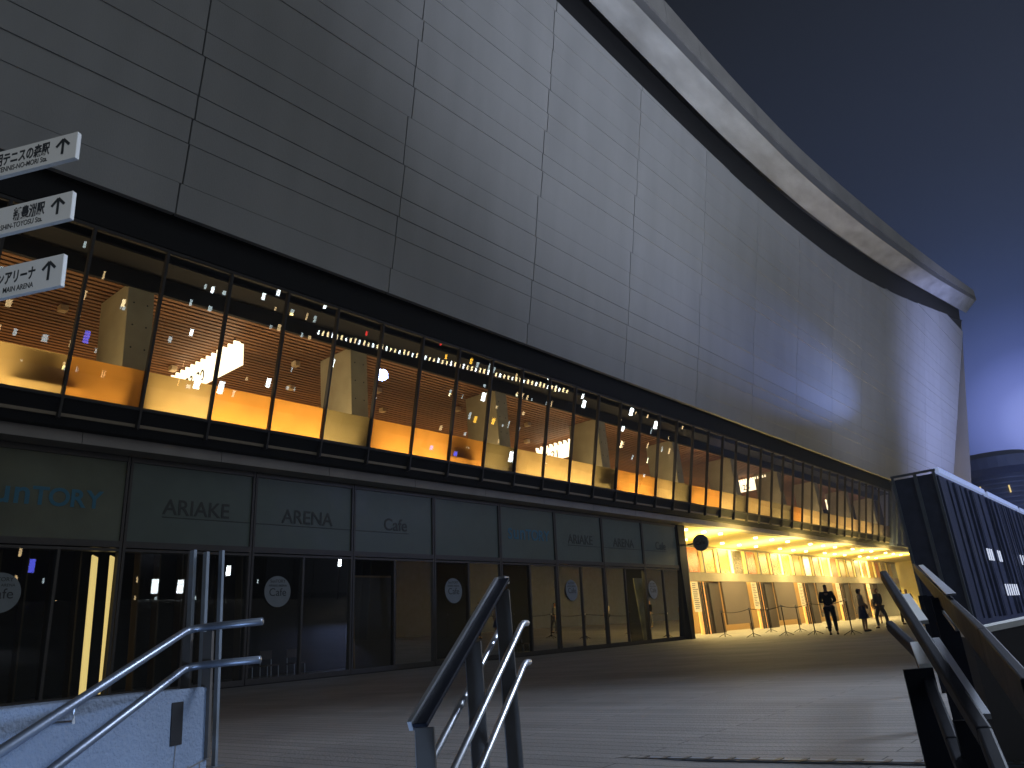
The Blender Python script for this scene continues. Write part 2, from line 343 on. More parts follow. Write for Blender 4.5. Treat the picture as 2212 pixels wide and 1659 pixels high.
# eaves: dark gap, pale soffit, two-step fascia, roof deck
def strip(f0, f1, y0=-13, y1=106, st=2.0):
    b = MB(); n = int((y1-y0)/st); ys = [y0+(y1-y0)*i/n for i in range(n+1)]
    A = [b.bm.verts.new(f0(y)) for y in ys]; B_ = [b.bm.verts.new(f1(y)) for y in ys]
    for i in range(n): b.bm.faces.new((A[i], A[i+1], B_[i+1], B_[i]))
    return b
tw = lambda y: smooth_tab(T_WALL, y); si = lambda y: smooth_tab(T_SIN, y); sx = lambda y: smooth_tab(T_SOX, y); sz = lambda y: smooth_tab(T_SOZ, y); tp = lambda y: smooth_tab(T_TOP, y)
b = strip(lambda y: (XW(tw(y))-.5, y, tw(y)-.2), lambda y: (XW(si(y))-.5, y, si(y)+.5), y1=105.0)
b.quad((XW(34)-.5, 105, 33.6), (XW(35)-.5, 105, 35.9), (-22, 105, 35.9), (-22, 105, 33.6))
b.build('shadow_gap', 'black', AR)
strip(lambda y: (XW(tw(y))-.02, y, tw(y)+.012), lambda y: (XW(tw(y))-.7, y, tw(y)+.012), y1=104.2).build('wall_capping', 'black', AR)
b = strip(lambda y: (XW(si(y)), y, si(y)), lambda y: (sx(y), y, sz(y))); b.build('soffit', 'roofw', AR)
b = strip(lambda y: (sx(y)+.003, y, sz(y)), lambda y: (sx(y)+.003, y, sz(y)+.85*(tp(y)-sz(y))*.42)); b.build('lower_fascia', 'fascia2', AR)
b = MB(); fy = [-13+119*k/34 for k in range(35)]
for a, c in zip(fy, fy[1:]):
    for h in (0, .5):
        p = a+(c-a)*h+(.015 if h == 0 else 0); q = a+(c-a)*(h+.5)-(.015 if h else 0)
        z0p = sz(p)+.36*(tp(p)-sz(p)); z0q = sz(q)+.36*(tp(q)-sz(q))
        b.hexa([(sx(p)-.2, p, z0p), (sx(p)+.10, p, z0p), (sx(q)+.10, q, z0q), (sx(q)-.2, q, z0q), (sx(p)-.2, p, tp(p)), (sx(p)+.13, p, tp(p)), (sx(q)+.13, q, tp(q)), (sx(q)-.2, q, tp(q))])
b.build('upper_fascia', 'fascia', AR)
b = strip(lambda y: (sx(y)-.15, y, tp(y)-.02), lambda y: (-70, y, tp(y)-.02)); b.build('roof', 'fascia2', AR)
b = MB(); e = 106.0
b.quad((sx(e)+.13, e, sz(e)), (sx(e)+.13, e, tp(e)), (-60, e, tp(e)), (-60, e, sz(e)-1.2)); b.build('end_fascia', 'fascia', AR)
b = MB(); b.quad((XW(11.7)-.2, yend(11.7)-.1, 0), (XW(34)-.2, yend(34)-.1, 34), (-60, yend(34)-.1, 34), (-60, yend(11.7)-.1, 0)); b.build('end_wall', 'clad', AR)
# black strip under the cladding and above the windows
GX = lambda z: -17.72+.234*(z-6.90)                               # plane of the window glass
b = MB(); b.lean(-13, 72.6, 10.79, 12.4, GX(10.79), GX(10.79)-.15, -.3, .06); b.box(-20, XW(11.7)-.12, -13, 72.6, 11.70, 11.78); b.build('head_band', 'black', AR)
# windows ---------------------------------------------------------
seq = ['cream', 'amber', 'cream', 'amber', 'amber', 'dusk', 'amber', 'amber', 'amber', 'dusk', 'cream', 'cream', 'cream', 'dusk', 'amber', 'amber', 'cream', 'dusk', 'amber', 'amber', 'cream', 'dusk', 'cream', 'cream',
       'dusk', 'dusk', 'amber', 'cream', 'cream', 'dusk', 'cream', 'cream', 'cream', 'cream', 'cream', 'cream', 'dusk', 'dusk', 'cream', 'dusk']  # dusk tint puts the silhouettes of columns behind into the film colour
WY0 = 6.32
for k in range(-4, 38):
    y0 = WY0+k*W; y1 = y0+W
    f = MB()
    f.lean(y0-.028, y0+.028, 6.40, 10.76, GX(6.40), GX(10.76), -.07, .07)        # mullion fin with a tail below the sill
    f.lean(y0+.029, y1-.029, 6.84, 6.91, GX(6.84), GX(6.91), -.06, .05)
    f.lean(y0+.029, y1-.029, 10.70, 10.77, GX(10.70), GX(10.77), -.06, .05)
    w = f.build('window', 'mull', AR)
    g = MB(); g.quad((GX(6.90), y0+.03, 6.90), (GX(6.90), y1-.03, 6.90), (GX(10.72), y1-.03, 10.72), (GX(10.72), y0+.03, 10.72)); g.build('glass_pane', 'pane', w)
    g = MB(); g.quad((GX(6.90)-.05, y0+.03, 6.90), (GX(6.90)-.05, y1-.03, 6.90), (GX(7.80)-.05, y1-.03, 7.80), (GX(7.80)-.05, y0+.03, 7.80)); g.build('privacy_film', seq[(k+1) % len(seq)], w)
b = MB(); b.lean(-13, 72.6, 6.30, 6.84, -18.05, GX(6.84), -.3, .0); b.box(-18.9, -18.06, -13, 72.6, 6.33, 6.42); b.build('sill_band', 'black', AR)
f = MB()
for k in range(38, 42): f.lean(WY0+k*W-.035, WY0+k*W+.035, 6.40, 11.0, GX(6.40), GX(11.0), -.10, .16)
f.lean(72.7, 95.9, 6.3, 11.62, GX(6.3), GX(11.62), -.3, .0); f.build('dark_end_panel', 'slat', AR)
# precast ledge under the sill
for k in range(-8, 14):
    y0 = 7.05+2*W*k; b = MB(); b.box(-18.85, -18.30, y0+.008, min(y0+2*W, 95)-.008, 6.03, 6.46); b.build('ledge_panel', 'ledge', AR)
b = MB(); b.box(-18.84, -18.33, 55.75, 95, 6.04, 6.45); b.build('ledge_panel', 'ledge', AR)
# first floor interior
b = MB(); b.box(-31, -17.9, -13, 72.6, 6.48, 6.62); b.build('floor_slab', 'floorin', AR)
b = MB()
for k in range(62):
    x = -18.0-k*.21; b.box(x-.13, x, -13, 72.5, 10.20, 10.26)
b.build('slatted_ceiling', 'timber', AR)
b = MB(); b.box(-31.2, -31, -13, 72.6, 6.6, 11.5); b.build('back_wall', 'wallin', AR)
b = MB(); b.box(-31, -17.05, -13, 72.6, 10.55, 10.6); b.box(-18.0, -17.9, -13, 72.5, 10.1, 10.55); b.box(-31, -17.95, 72.5, 72.6, 6.6, 11.6); b.build('ceiling_void', 'black', AR)
for k in range(-2, 10):
    y = 7.65+4*W*k
    b = MB(); b.box(-19.5, -17.95, y, y+.66, 6.62, 10.19); c = b.build('column', 'conc', AR, bevel=.015)
    b = MB()
    for zz in (7.9, 8.5, 9.1, 9.7):
        for yy in (.16, .5): b.tube([(-17.955, y+yy, zz), (-17.944, y+yy, zz)], .022, 8)
    b.build('tie_hole', 'dark', c)
# interior hall lights (warm) -- strips on the floor side, out of sight below the sill
for k in range(6):
    y = -6+13*k
    light('AREA', 'hall_uplight', (-24.5, y+6, 6.9), (-23.5, y+6, 10), 270, (1, .62, .26), shape='RECTANGLE', size=3.5, size_y=12.0).rotation_euler = (math.pi, math.radians(-12), 0)
    l = light('AREA', 'hall_glow', (-18.9, y+6, 6.72), (-17.75, y+6, 7.2), 340, (1, .74, .40), shape='RECTANGLE', size=12.0, size_y=.2)
# lit direction boards hanging in the hall, seen through the glass
def hang_board(y, txt, x0, x1, lab):
    t = thing('hanging_sign', lab, 'sign', (x0, y, 9.9), 'lit boards hanging in the upper hall')
    b = MB(); b.box(0, x1-x0, -.06, .06, -.66, 0); b.build('panel', 'board', t)
    b = MB()
    for i in range(13): b.box(i*(x1-x0)/13, i*(x1-x0)/13+.06, -.10, .10, .003, .16)
    b.build('lamp_fin', 'board', t)
    for s in (.4, x1-x0-.4):
        b = MB(); b.box(s-.02, s+.02, -.02, .02, .162, .30); b.build('hanger', 'frame', t)
    text('lettering', txt, 'ink', .5, t, (.25, -.066, -.56), (1, 0, 0), (0, 0, 1), .002, .006)
hang_board(11.5, '14·23-20', -23.1, -19.1, 'lit white hanging board reading 14 23-20, behind the left windows')
hang_board(30.0, '16·21', -22.6, -18.9, 'small lit hanging board behind the middle windows, second from the left')
hang_board(49.4, '·28   18', -20.8, -18.6, 'lit white hanging board reading 28 18, behind the right windows')
hang_board(65.5, '30', -20.3, -18.7, 'bright short hanging board behind the far right end of the window band')
# small beige fittings under the slatted ceiling
for i, (x, y) in enumerate([(-20.2, 7.0), (-21.5, 9.2), (-22.6, 11.2), (-20.0, 14.0), (-22.0, 15.2), (-20.5, 17.9), (-22.2, 19.6), (-20.4, 22.0), (-21.8, 24.6), (-20.2, 26.3), (-22.1, 28.6), (-20.3, 31.6), (-21.6, 34.2), (-20.1, 38.2), (-21.9, 41.0), (-20.3, 45.1)]):
    b = MB(); b.box(x-.12, x+.12, y-.10, y+.10, 10.02, 10.19)
    tag(b.build('ceiling_fitting', 'spk', None, bevel=.02), 'small beige box fitting under the slatted timber ceiling of the upper hall', 'ceiling fitting', 'beige boxes under the slatted ceiling')

for y, lab in ((5.2, 'blurred dark shape added behind the frosted glass at the far left'), (18.4, 'blurred dark shape added behind the amber glass near the middle of the window band'), (27.6, 'blurred dark shape added behind the pale glass right of the third column')):
    t = thing('hall_silhouette', lab, 'dark shape', (-17.98, y, 6.62), 'dark shapes added in the upper hall')  # dark blocks added to cast blurred silhouettes on the film
    b = MB(); b.box(-.35, .05, 0, 1.5, .42, .50); b.build('seat', 'dark', t, bevel=.01)
    b = MB(); b.box(-.02, .06, .1, .8, .50, .84); b.build('backrest', 'dark', t, bevel=.03)
    for q in (.1, 1.35): b = MB(); b.box(-.3, 0, q, q+.06, 0, .42); b.build('leg', 'frame', t)
# ground floor: café front ------------------------------------------
UX = lambda z: -19.07+.0625*(z-3.86)
words = {-1: 'SunTORY', 0: 'ARIAKE', 1: 'ARENA', 2: 'Cafe', 4: 'SunTORY', 5: 'ARIAKE', 6: 'ARENA', 7: 'Cafe'}
GY0 = 8.457
for k in range(-4, 8):
    y0 = GY0+k*2*W; y1 = y0+2*W; zb = .02-.025*(UX(0)+2.5)
    f = MB()
    f.lean(y0-.075, y0-.012, zb, 6.05, UX(zb), UX(6.05), -.12, .06); f.lean(y0+.012, y0+.075, zb, 6.05, UX(zb), UX(6.05), -.12, .06)
    f.lean(y0+.076, y1-.076, 5.90, 6.045, UX(5.9), UX(6.045), -.12, .05)
    f.lean(y0+.076, y1-.076, 3.74, 3.80, UX(3.74), UX(3.80), -.12, .05); f.lean(y0+.076, y1-.076, 3.83, 3.98, UX(3.83), UX(3.98), -.12, .06)
    f.lean(y0+.076, y1-.076, zb, zb+.14, UX(zb), UX(zb+.14), -.12, .06)
    s = f.build('shopfront', 'frame', AR)
    g = MB(); g.lean(y0+.076, y1-.076, 3.98, 5.90, UX(3.98), UX(5.9), -.02, 0); up = g.build('upper_panel', 'milk_warm' if k <= -1 else 'milk', s)
    ym = y0+W*(.98 if k != -1 else 1.2)
    g = MB(); g.lean(ym-.03, ym+.03, zb+.14, 3.74, UX(zb+.14), UX(3.74), -.1, .05)
    if k in (2, 4, 6, 7): g.lean(ym+.035, ym+.06, zb+.14, 3.74, UX(zb+.14), UX(3.74), -.1, .03)
    g.build('door_stile', 'frame', s)
    g = MB(); g.quad((UX(zb), y0+.07, zb+.14), (UX(zb), ym-.03, zb+.14), (UX(3.74), ym-.03, 3.74), (UX(3.74), y0+.07, 3.74)); g.build('glass_pane', 'dpane', s)
    g = MB(); g.quad((UX(zb), ym+.03, zb+.14), (UX(zb), y1-.07, zb+.14), (UX(3.74), y1-.07, 3.74), (UX(3.74), ym+.03, 3.74)); g.build('glass_pane', 'dpane', s)
    if k in words:
        wd = words[k]; sun = wd[0] == 'S'; z = 4.72 if sun else 4.70
        yo = {'SunTORY': .42 if k == -1 else .62, 'ARIAKE': .92, 'ARENA': .93, 'Cafe': 1.25}[wd]
        if sun: logo_text('lettering', 'blue', .57, s, (UX(z)+.012, y0+yo-.12, z), (0, 1, 0), (.0625, 0, 1), .002, .013)
        else: text('lettering', wd, 'char', .55, s, (UX(z)+.012, y0+yo, z), (0, 1, 0), (.0625, 0, 1), .002, .006)
        if not sun:
            g = MB(); a, c = (y0+yo, y1-.08) if wd == 'ARIAKE' else (y0+.08, y1-.08) if wd == 'ARENA' else (y0+.08, y0+yo+1.1)
            g.lean(a, c, 4.615, 4.635, UX(4.615), UX(4.635), .002, .014); g.build('underline', 'char', s)
# round café stickers on the glass
for i, (y, rr_, lab) in enumerate([(6.0, .42, 'large dim round café sticker on the leftmost dark door glass'), (12.81, .42, 'large dim grey round café sticker on the glass under the word ARENA'),
                         (19.8, .42, 'pale grey round café sticker on the glass left of the centre handrail top'), (26.77, .42, 'round café sticker on the glass below the second ARIAKE'), (33.37, .42, 'faint round café sticker on the last door before the lit entrance')]):
    t = thing('door_sticker', lab, 'sticker', (UX(2.8)+.034, y, 2.8), 'round café stickers on the doors')
    b = MB(); vs = [b.bm.verts.new((.003, rr_*math.cos(a), rr_*math.sin(a))) for a in [2*math.pi*j/40 for j in range(40)]]; b.bm.faces.new(vs)
    b.build('disc', 'decal', t)
    text('lettering', 'Cafe', 'ink', .30, t, (.010, 0, -.12), (0, 1, 0), (0, 0, 1), .001, 0, 'CENTER')
    text('lettering', 'SunTORY', 'ink', .12, t, (.010, 0, .24), (0, 1, 0), (0, 0, 1), .001, 0, 'CENTER')
    text('lettering', 'ARIAKE ARENA', 'ink', .085, t, (.010, 0, .13), (0, 1, 0), (0, 0, 1), .001, 0, 'CENTER')
# café interior: dark room with fins, two boards with painted glow, poster frames
b = MB(); b.box(-26, -19.3, -13, 36.0, .42, .44); b.box(-26.2, -26, -13, 36.0, .4, 6.1); b.box(-26, -19.2, -13, 36.0, 6.06, 6.1); b.box(-26, -18.95, 36.25, 36.45, .36, 6.02)
b.build('cafe_room', 'dark', AR)
b = MB()
b.lean(36.30, 37.05, .36, 6.02, UX(.36), UX(6.02), -4.5, .10); b.build('return_wall', mat('black_return_wall', (.012, .011, .012), .5), AR)
for i, y in enumerate([5.0, 5.5, 6.05, 6.6, 7.15, 7.7, 9.1, 9.6, 10.2, 10.8, 11.3, 11.9]):
    b = MB(); b.box(-19.75, -19.45, y, y+.04, .45, 3.95); b.build('timber_fin', mat('fin_wood', (.10, .07, .04), .6, 0, .2, 3, stretch=(1, 1, .1)) if i == 0 else bpy.data.materials['fin_wood'], AR)
for y, lab in ((8.0, 'left one of two tall boards with a painted warm glow behind the dark café glass'), (8.42, 'right one of two tall boards with a painted warm glow behind the dark café glass')):
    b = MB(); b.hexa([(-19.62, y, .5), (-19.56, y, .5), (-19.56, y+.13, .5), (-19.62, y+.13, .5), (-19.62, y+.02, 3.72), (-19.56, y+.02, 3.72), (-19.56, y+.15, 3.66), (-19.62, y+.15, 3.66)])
    tag(b.build('glow_board', 'tube', None), lab, 'glowing board', 'tall boards with painted glow in the café')  # no lamps: emission stands in for warm light caught on the boards
def board_frame(x, y, z, w, h, lab, col='wood'):
    t = thing('poster_frame', lab, 'poster frame', (x, y, z))
    b = MB()
    for q in ((0, .06, 0, h), (w-.06, w, 0, h), (.061, w-.061, 0, .06), (.061, w-.061, h-.06, h)): b.box(-.03, .03, q[0], q[1], q[2], q[3])
    b.build('frame', col, t); b = MB(); b.box(-.02, .0, .06, w-.06, .06, h-.06); b.build('sheet', 'taupe', t)
board_frame(-20.6, 16.6, .46, 2.4, 3.0, 'large oak framed opening dimly lit behind the door glass below the first Cafe')
board_frame(-20.2, 28.8, .46, 1.6, 2.7, 'tall framed board behind the glass below the second ARENA')
light('AREA', 'cafe_lamp', (-21.4, 17.5, 5.0), (-20.6, 17.6, 2.6), 5, (1, .6, .2), size=.5)
light('AREA', 'cafe_lamp', (-20.4, 31.5, 5.0), (-20.6, 32, 1.6), 90, (1, .75, .3), size=.6)
# door posters lit at the right end of the café
for i, (y, w, lab) in enumerate([(29.6, .45, 'narrow pale banner leaning inside the café glass'), (31.0, .8, 'pale lit poster inside the café under the second ARENA'), (32.9, .9, 'tall olive lit poster inside the last café door')]):
    b = MB(); b.hexa([(-19.7, y, .5), (-19.66, y, .5), (-19.66, y+w, .5), (-19.7, y+w, .5), (-19.7, y-.25, 3.4), (-19.66, y-.25, 3.4), (-19.66, y-.25+w, 3.4), (-19.7, y-.25+w, 3.4)])
    tag(b.build('banner', mat('banner_%s' % 'abc'[i], [(.5, .45, .3), (.75, .6, .35), (.35, .33, .22)][i], .7, 0, .4, 1.8), None), lab, 'banner')
# cafe chairs seen dimly behind the glass
ch = thing('cafe_chair', 'slim metal café chair behind the dark glass under ARENA', 'chair', (-20.4, 12.6, .44), 'café chairs behind the glass')
b = MB(); b.box(-.2, .2, -.2, .2, .43, .47); b.build('seat', 'taupe', ch, bevel=.01)
b = MB(); b.box(-.2, -.17, -.2, .2, .62, .86); b.build('backrest', 'taupe', ch, bevel=.01)
for sx_, sy_ in ((-.18, -.18), (-.18, .18), (.18, -.18), (.18, .18)):
    b = MB(); b.tube([(sx_, sy_, 0), (sx_, sy_, .43 if sx_ > 0 else .62)], .014, 6); b.build('leg', 'steel', ch)
for y, lab in ((13.5, 'second café chair behind the dark glass right of the large sticker'), (14.4, 'third café chair behind the dark glass next to the door stile'), (25.0, 'lone café chair behind the glass below the second SUNTORY')):
    c = copy_tree(ch); c.location = (-20.5, y, .44); c['label'] = lab

# lit entrance recess ---------------------------------------------------
RX = -23.5
b = MB(); b.box(RX, -18.95, 37.06, 95, .36, .372+.02); b.quad((-18.95, 37.06, .372), (-18.95, 95, .372), (-18.7, 95, .372), (-18.7, 37.06, .372)); b.build('entrance_floor', 'tile', AR)
b = MB(); b.box(RX-.1, -18.86, 37.06, 95, 6.10, 6.2); b.build('entrance_ceiling', 'paint', AR)
b = MB(); b.box(RX, -18.9, 95, 95.2, .3, 6.1); b.build('entrance_end_wall', 'paint', AR)
b = MB(); b.box(-19.0, -18.7, 95.3, 96, .2, 6.03); b.build('lower_end_wall', 'slat', AR)
b = MB(); b.box(RX-.2, RX, 37.06, 95, 3.80, 4.36); b.box(RX-.2, RX-.0, 37.06, 95, 5.95, 6.1); b.build('entrance_beam', mat('entrance_beam_grey', (.33, .29, .22), .7, 0, .15, 1.0), AR)
b = MB(); b.box(-27.2, -27, 37, 95, 0, 6.1); b.build('entrance_lobby_wall', 'wallin', AR)
for k in range(-3, 21):
    y0 = 45.78+2.285*k
    if y0 < 37.2: continue
    f = MB(); f.box(RX-.05, RX+.05, y0-.11, y0-.065, 4.36, 5.95); f.box(RX-.05, RX+.05, y0+.065, y0+.11, 4.36, 5.95)
    w = f.build('clerestory_window', 'frame', AR)
    g = MB(); g.box(RX-.02, RX+.045, y0-.52, y0-.115, 4.37, 5.94); g.build('pilaster', 'paint', w)
    g = MB(); g.quad((RX-.02, y0+.12, 4.37), (RX-.02, y0+1.72, 4.37), (RX-.02, y0+1.72, 5.94), (RX-.02, y0+.12, 5.94)); g.build('glass_pane', 'pane_soft', w)
    g = MB(); g.box(RX-.12, RX-.09, y0+.115, y0+1.78, 4.37, 5.94); g.build('roller_blind', ('amber', 'cream2', 'cream2', 'dusk', 'amber', 'cream2')[k % 6], w)
for c0 in (41.15, 50.35, 59.49, 68.7, 77.9):
    e = c0+3.95
    b = MB(); b.box(RX-.15, RX-.02, c0, e, 1.0 if c0 > 45 else .4, 3.79); b.build('wall_panel', 'taupe', AR)
    b = MB(); b.box(RX-.3, RX-.22, c0+4.0, c0+4.5, .4, 3.79); b.build('dark_panel', 'brown', AR)
    b = MB(); b.box(RX-.3, RX-.2, c0+7.4, c0+9.1, .4, 3.79); b.build('dark_panel', 'brown', AR)
    for j in range(4):
        y = c0+5.7+j*.45
        b = MB(); b.box(RX-.30, RX-.24, y, y+.40, .42, 3.78); b.build('door', 'orange' if j in (0, 2) else 'brown', AR)  # orange emission stands in for the lit interior behind the doors
        b = MB(); b.box(RX-.23, RX-.12, y+.40, y+.449, .42, 3.78); b.build('door_frame', 'frame', AR)
    t = thing('notice_board', 'white notice board with rows of small print, %s on the entrance wall' % {41.15: 'leftmost', 50.35: 'second from the left', 59.49: 'third from the left', 68.7: 'fourth from the left', 77.9: 'farthest right'}[c0], 'notice board', (RX+.03, c0+4.65, 1.9), 'notice boards in the entrance')
    b = MB(); b.box(0, .03, 0, .9, 0, 1.85); b.build('sheet', 'notice', t)
    b = MB()
    rq = random.Random(int(c0))
    for j in range(14):
        b.box(.032, .036, .08, .08+rq.uniform(.35, .75), 1.70-j*.115, 1.74-j*.115)
    b.build('print_lines', 'ink', t)
# downlights
for y in [38.82, 41.0, 43.14, 48.2, 50.83, 53.6, 58.0, 60.7, 63.4, 67.8, 70.3, 73.0, 77.4, 80, 82.6]:
    for x in (-19.7, -22.0):
        t = thing('downlight', 'round yellow downlight glowing in the entrance ceiling', 'downlight', (x, y, 6.1), 'yellow downlights in the entrance ceiling')
        b = MB(); b.tube([(0, 0, -.02), (0, 0, -.12)], .13, 16); b.build('lens', 'clamp_', t)
        b = MB(); b.tube([(0, 0, -.003), (0, 0, -.02)], .17, 16); b.build('rim', 'paint', t)
for k in range(5):
    y = 42+10*k+(1 if k == 4 else 0)
    light('AREA', 'entrance_light', (-21.0, y, 5.75), (-21.6, y, 0), 1250, (1, .76, .30), shape='RECTANGLE', size=3.2, size_y=9)
    light('AREA', 'lobby_light', (-25.6, y, 5.9), (-23.9, y, 5.1), 1900, (1, .72, .22), shape='RECTANGLE', size=9, size_y=.6)
    light('AREA', 'entrance_ceiling_fill', (-21.4, y, 4.6), (-21.9, y, 9), 1150, (1, .72, .20), shape='RECTANGLE', size=2.4, size_y=9.9)  # unseen lamp added in mid-air to brighten the ceiling
# oval projecting café sign at the corner
t = thing('projecting_sign', 'grey oval projecting café sign hanging at the corner of the lit entrance', 'sign', (-18.6, 37.3, 5.05))
b = MB(); ring = [(.42*math.cos(a), .05, .42*math.sin(a)) for a in [2*math.pi*j/32 for j in range(32)]]
v0 = [b.bm.verts.new((p[0]+.42, -.06, p[2])) for p in ring]; v1 = [b.bm.verts.new((p[0]+.42, .06, p[2])) for p in ring]
b.bm.faces.new(v0); b.bm.faces.new(v1[::-1])
for j in range(32): b.bm.faces.new((v0[j], v0[(j+1) % 32], v1[(j+1) % 32], v1[j]))
b.build('disc', 'decal', t); b = MB(); b.box(-.35, .02, -.03, .03, -.04, .04); b.build('bracket', 'frame', t)
text('lettering', 'Cafe', 'ink', .30, t, (.42, -.065, -.1), (1, 0, 0), (0, 0, 1), .001, 0, 'CENTER')

# ---------------------------------------------------------------- queue posts
qp = thing('queue_post', 'thin dark queue post on a tripod foot', 'queue post', (0, 0, 0), 'queue posts in front of the entrance')
b = MB(); b.tube([(0, 0, .08), (0, 0, 1.15)], .022, 8); b.build('pole', 'cap', qp)
for a in range(4):
    b = MB(); b.tube([(0, 0, .16), (.16*math.cos(a*1.571+.5), .16*math.sin(a*1.571+.5), .08), (.30*math.cos(a*1.571+.5), .30*math.sin(a*1.571+.5), .012)], .012, 6); b.build('foot', 'cap', qp)
b = MB(); b.tube([(0, 0, 1.15), (0, 0, 1.24)], .035, 8); b.build('head', 'steel', qp)
QP = [(-17.7, 37.3, 'leftmost queue post before the lit entrance'), (-14.8, 34.0, 'second queue post from the left before the lit entrance'), (-17.1, 41.6, 'queue post standing behind, between the second and third front posts'), (-13.1, 33.4, 'third queue post from the left in the front row'),
      (-14.5, 38.8, 'queue post standing behind, right of the third front post'), (-11.5, 32.3, 'queue post just left of the dark standing man'), (-9.25, 29.65, 'queue post right of the dark standing man')]
for i, (x, y, lab) in enumerate(QP):
    q = qp if i == 0 else copy_tree(qp); q.location = (x, y, PZ(x, y)); q['label'] = lab
def belt(i, j, lab):
    a = Vector((QP[i][0], QP[i][1], PZ(*QP[i][:2])+1.19)); c = Vector((QP[j][0], QP[j][1], PZ(*QP[j][:2])+1.19))
    pts = [a.lerp(c, t/10)-Vector((0, 0, .10*math.sin(math.pi*t/10))) for t in range(11)]
    b = MB(); b.tube(pts, .012, 6); tag(b.build('queue_rope', 'cap', None), lab, 'rope')
belt(0, 1, 'thin rope sagging between the two leftmost queue posts'); belt(1, 3, 'thin rope between the second and third front queue posts'); belt(3, 5, 'thin rope between the third front post and the man'); belt(5, 6, 'thin rope running behind the dark standing man')

# ---------------------------------------------------------------- people
def skin_obj(name, V, E, R, m, parent, sub=2):
    me = bpy.data.meshes.new(name+'_cage'); me.from_pydata([Vector(v) for v in V], E, []); ob = bpy.data.objects.new(name+'_cage', me); COL.objects.link(ob)
    ob.modifiers.new('s', 'SKIN'); sv = me.skin_vertices[0].data
    for i, r in enumerate(R): sv[i].radius = (r, r) if not isinstance(r, tuple) else r
    sv[0].use_root = True
    sb = ob.modifiers.new('u', 'SUBSURF'); sb.levels = sub; sb.render_levels = sub
    bpy.context.view_layer.update(); out = bpy.data.meshes.new_from_object(ob.evaluated_get(DG())); bpy.data.objects.remove(ob)
    for p in out.polygons: p.use_smooth = True
    out.materials.clear(); out.materials.append(M[m]); out.name = name
    o = bpy.data.objects.new(name, out); COL.objects.link(o); o.parent = parent; return o
def person(label, x, y, rz, h, top, bottom, skirt=False, armbend=0.0, stride=.05, hairlong=False):
    p = thing('person', label, 'person', (x, y, PZ(x, y))); p.rotation_euler.z = rz; k = h/1.75
    L_sh, R_sh = (-.185, 0, 1.42), (.185, 0, 1.42)
    Le, Re = (-.25, .02, 1.14), (.25, .02, 1.14)
    Lh = (-.24+.12*armbend, .06+.20*armbend, .88+.22*armbend); Rh = (.24-.12*armbend, .06+.20*armbend, .88+.22*armbend)
    V = [(0, 0, .95), (0, .01, 1.12), (0, 0, 1.32), (0, 0, 1.46), (0, .01, 1.53), (0, .02, 1.61), (0, .015, 1.70),
         L_sh, Le, Lh, R_sh, Re, Rh, (-.10, 0, .90), (-.115, .01+stride, .50), (-.12, stride-.02, .09), (-.12, .13+stride, .03),
         (.10, 0, .90), (.115, .01-stride, .50), (.12, -stride-.02, .09), (.12, .13-stride, .03)]
    E_ = [(0, 1), (1, 2), (2, 3), (3, 4), (4, 5), (5, 6), (2, 7), (7, 8), (8, 9), (2, 10), (10, 11), (11, 12), (0, 13), (13, 14), (14, 15), (15, 16), (0, 17), (17, 18), (18, 19), (19, 20)]
    R_ = [(.15, .11), (.135, .10), (.16, .11), .06, .052, (.078, .10), (.07, .085), .058, .043, .030, .058, .043, .030, .085, .06, .038, .035, .085, .06, .038, .035]
    for (hx, hy, hz), s in ((Lh, -1), (Rh, 1)):
        b0 = 9 if s < 0 else 12
        n0 = len(V); V.append((hx, hy+.01, hz-.07)); E_.append((b0, n0)); R_.append((.022, .036))
        for j, (oy, ln) in enumerate(((-.028, .065), (-.009, .08), (.010, .075), (.027, .058))):
            V.append((hx-.010*s, hy+.01+oy, hz-.07-ln)); E_.append((n0, len(V)-1)); R_.append(.009)
        V.append((hx-.02*s, hy+.055, hz-.075)); E_.append((b0, len(V)-1)); R_.append(.010)
    V = [tuple(c*k for c in v) for v in V]; R_ = [tuple(c*k for c in r) if isinstance(r, tuple) else r*k for r in R_]
    skin_obj('body', V, E_, R_, 'skin', p)
    sc = lambda L: [tuple(c*k for c in v) for v in L]; sr = lambda L: [tuple(c*k for c in v) if isinstance(v, tuple) else v*k for v in L]
    skin_obj('top', sc([(0, 0, .93), (0, .01, 1.12), (0, 0, 1.32), (0, 0, 1.45), L_sh, Le, (Le[0]*.3+Lh[0]*.7, Le[1]*.3+Lh[1]*.7, Le[2]*.3+Lh[2]*.7), R_sh, Re, (Re[0]*.3+Rh[0]*.7, Re[1]*.3+Rh[1]*.7, Re[2]*.3+Rh[2]*.7)]),
             [(0, 1), (1, 2), (2, 3), (2, 4), (4, 5), (5, 6), (2, 7), (7, 8), (8, 9)], sr([(.175, .13), (.16, .12), (.185, .13), .075, .078, .060, .046, .078, .060, .046]), top, p)
    if skirt:
        b = MB(); n = 18; prev = None
        for z, r in ((1.0, .15), (.8, .19), (.5, .25)):
            ring = [b.bm.verts.new(((r+.012*math.sin(a*5))*math.cos(a)*k, (r*.8+.012*math.sin(a*5))*math.sin(a)*k, z*k)) for a in [2*math.pi*j/n for j in range(n)]]
            if prev:
                for j in range(n): b.bm.faces.new((prev[j], prev[(j+1) % n], ring[(j+1) % n], ring[j]))
            prev = ring
        b.build('skirt', bottom, p, True)
    else:
        skin_obj('trousers', sc([(0, 0, .96), (-.10, 0, .88), (-.115, .01+stride, .50), (-.12, stride-.02, .10), (.10, 0, .88), (.115, .01-stride, .50), (.12, -stride-.02, .10)]),
                 [(0, 1), (1, 2), (2, 3), (0, 4), (4, 5), (5, 6)], sr([(.165, .12), .105, .078, .060, .105, .078, .060]), bottom, p)
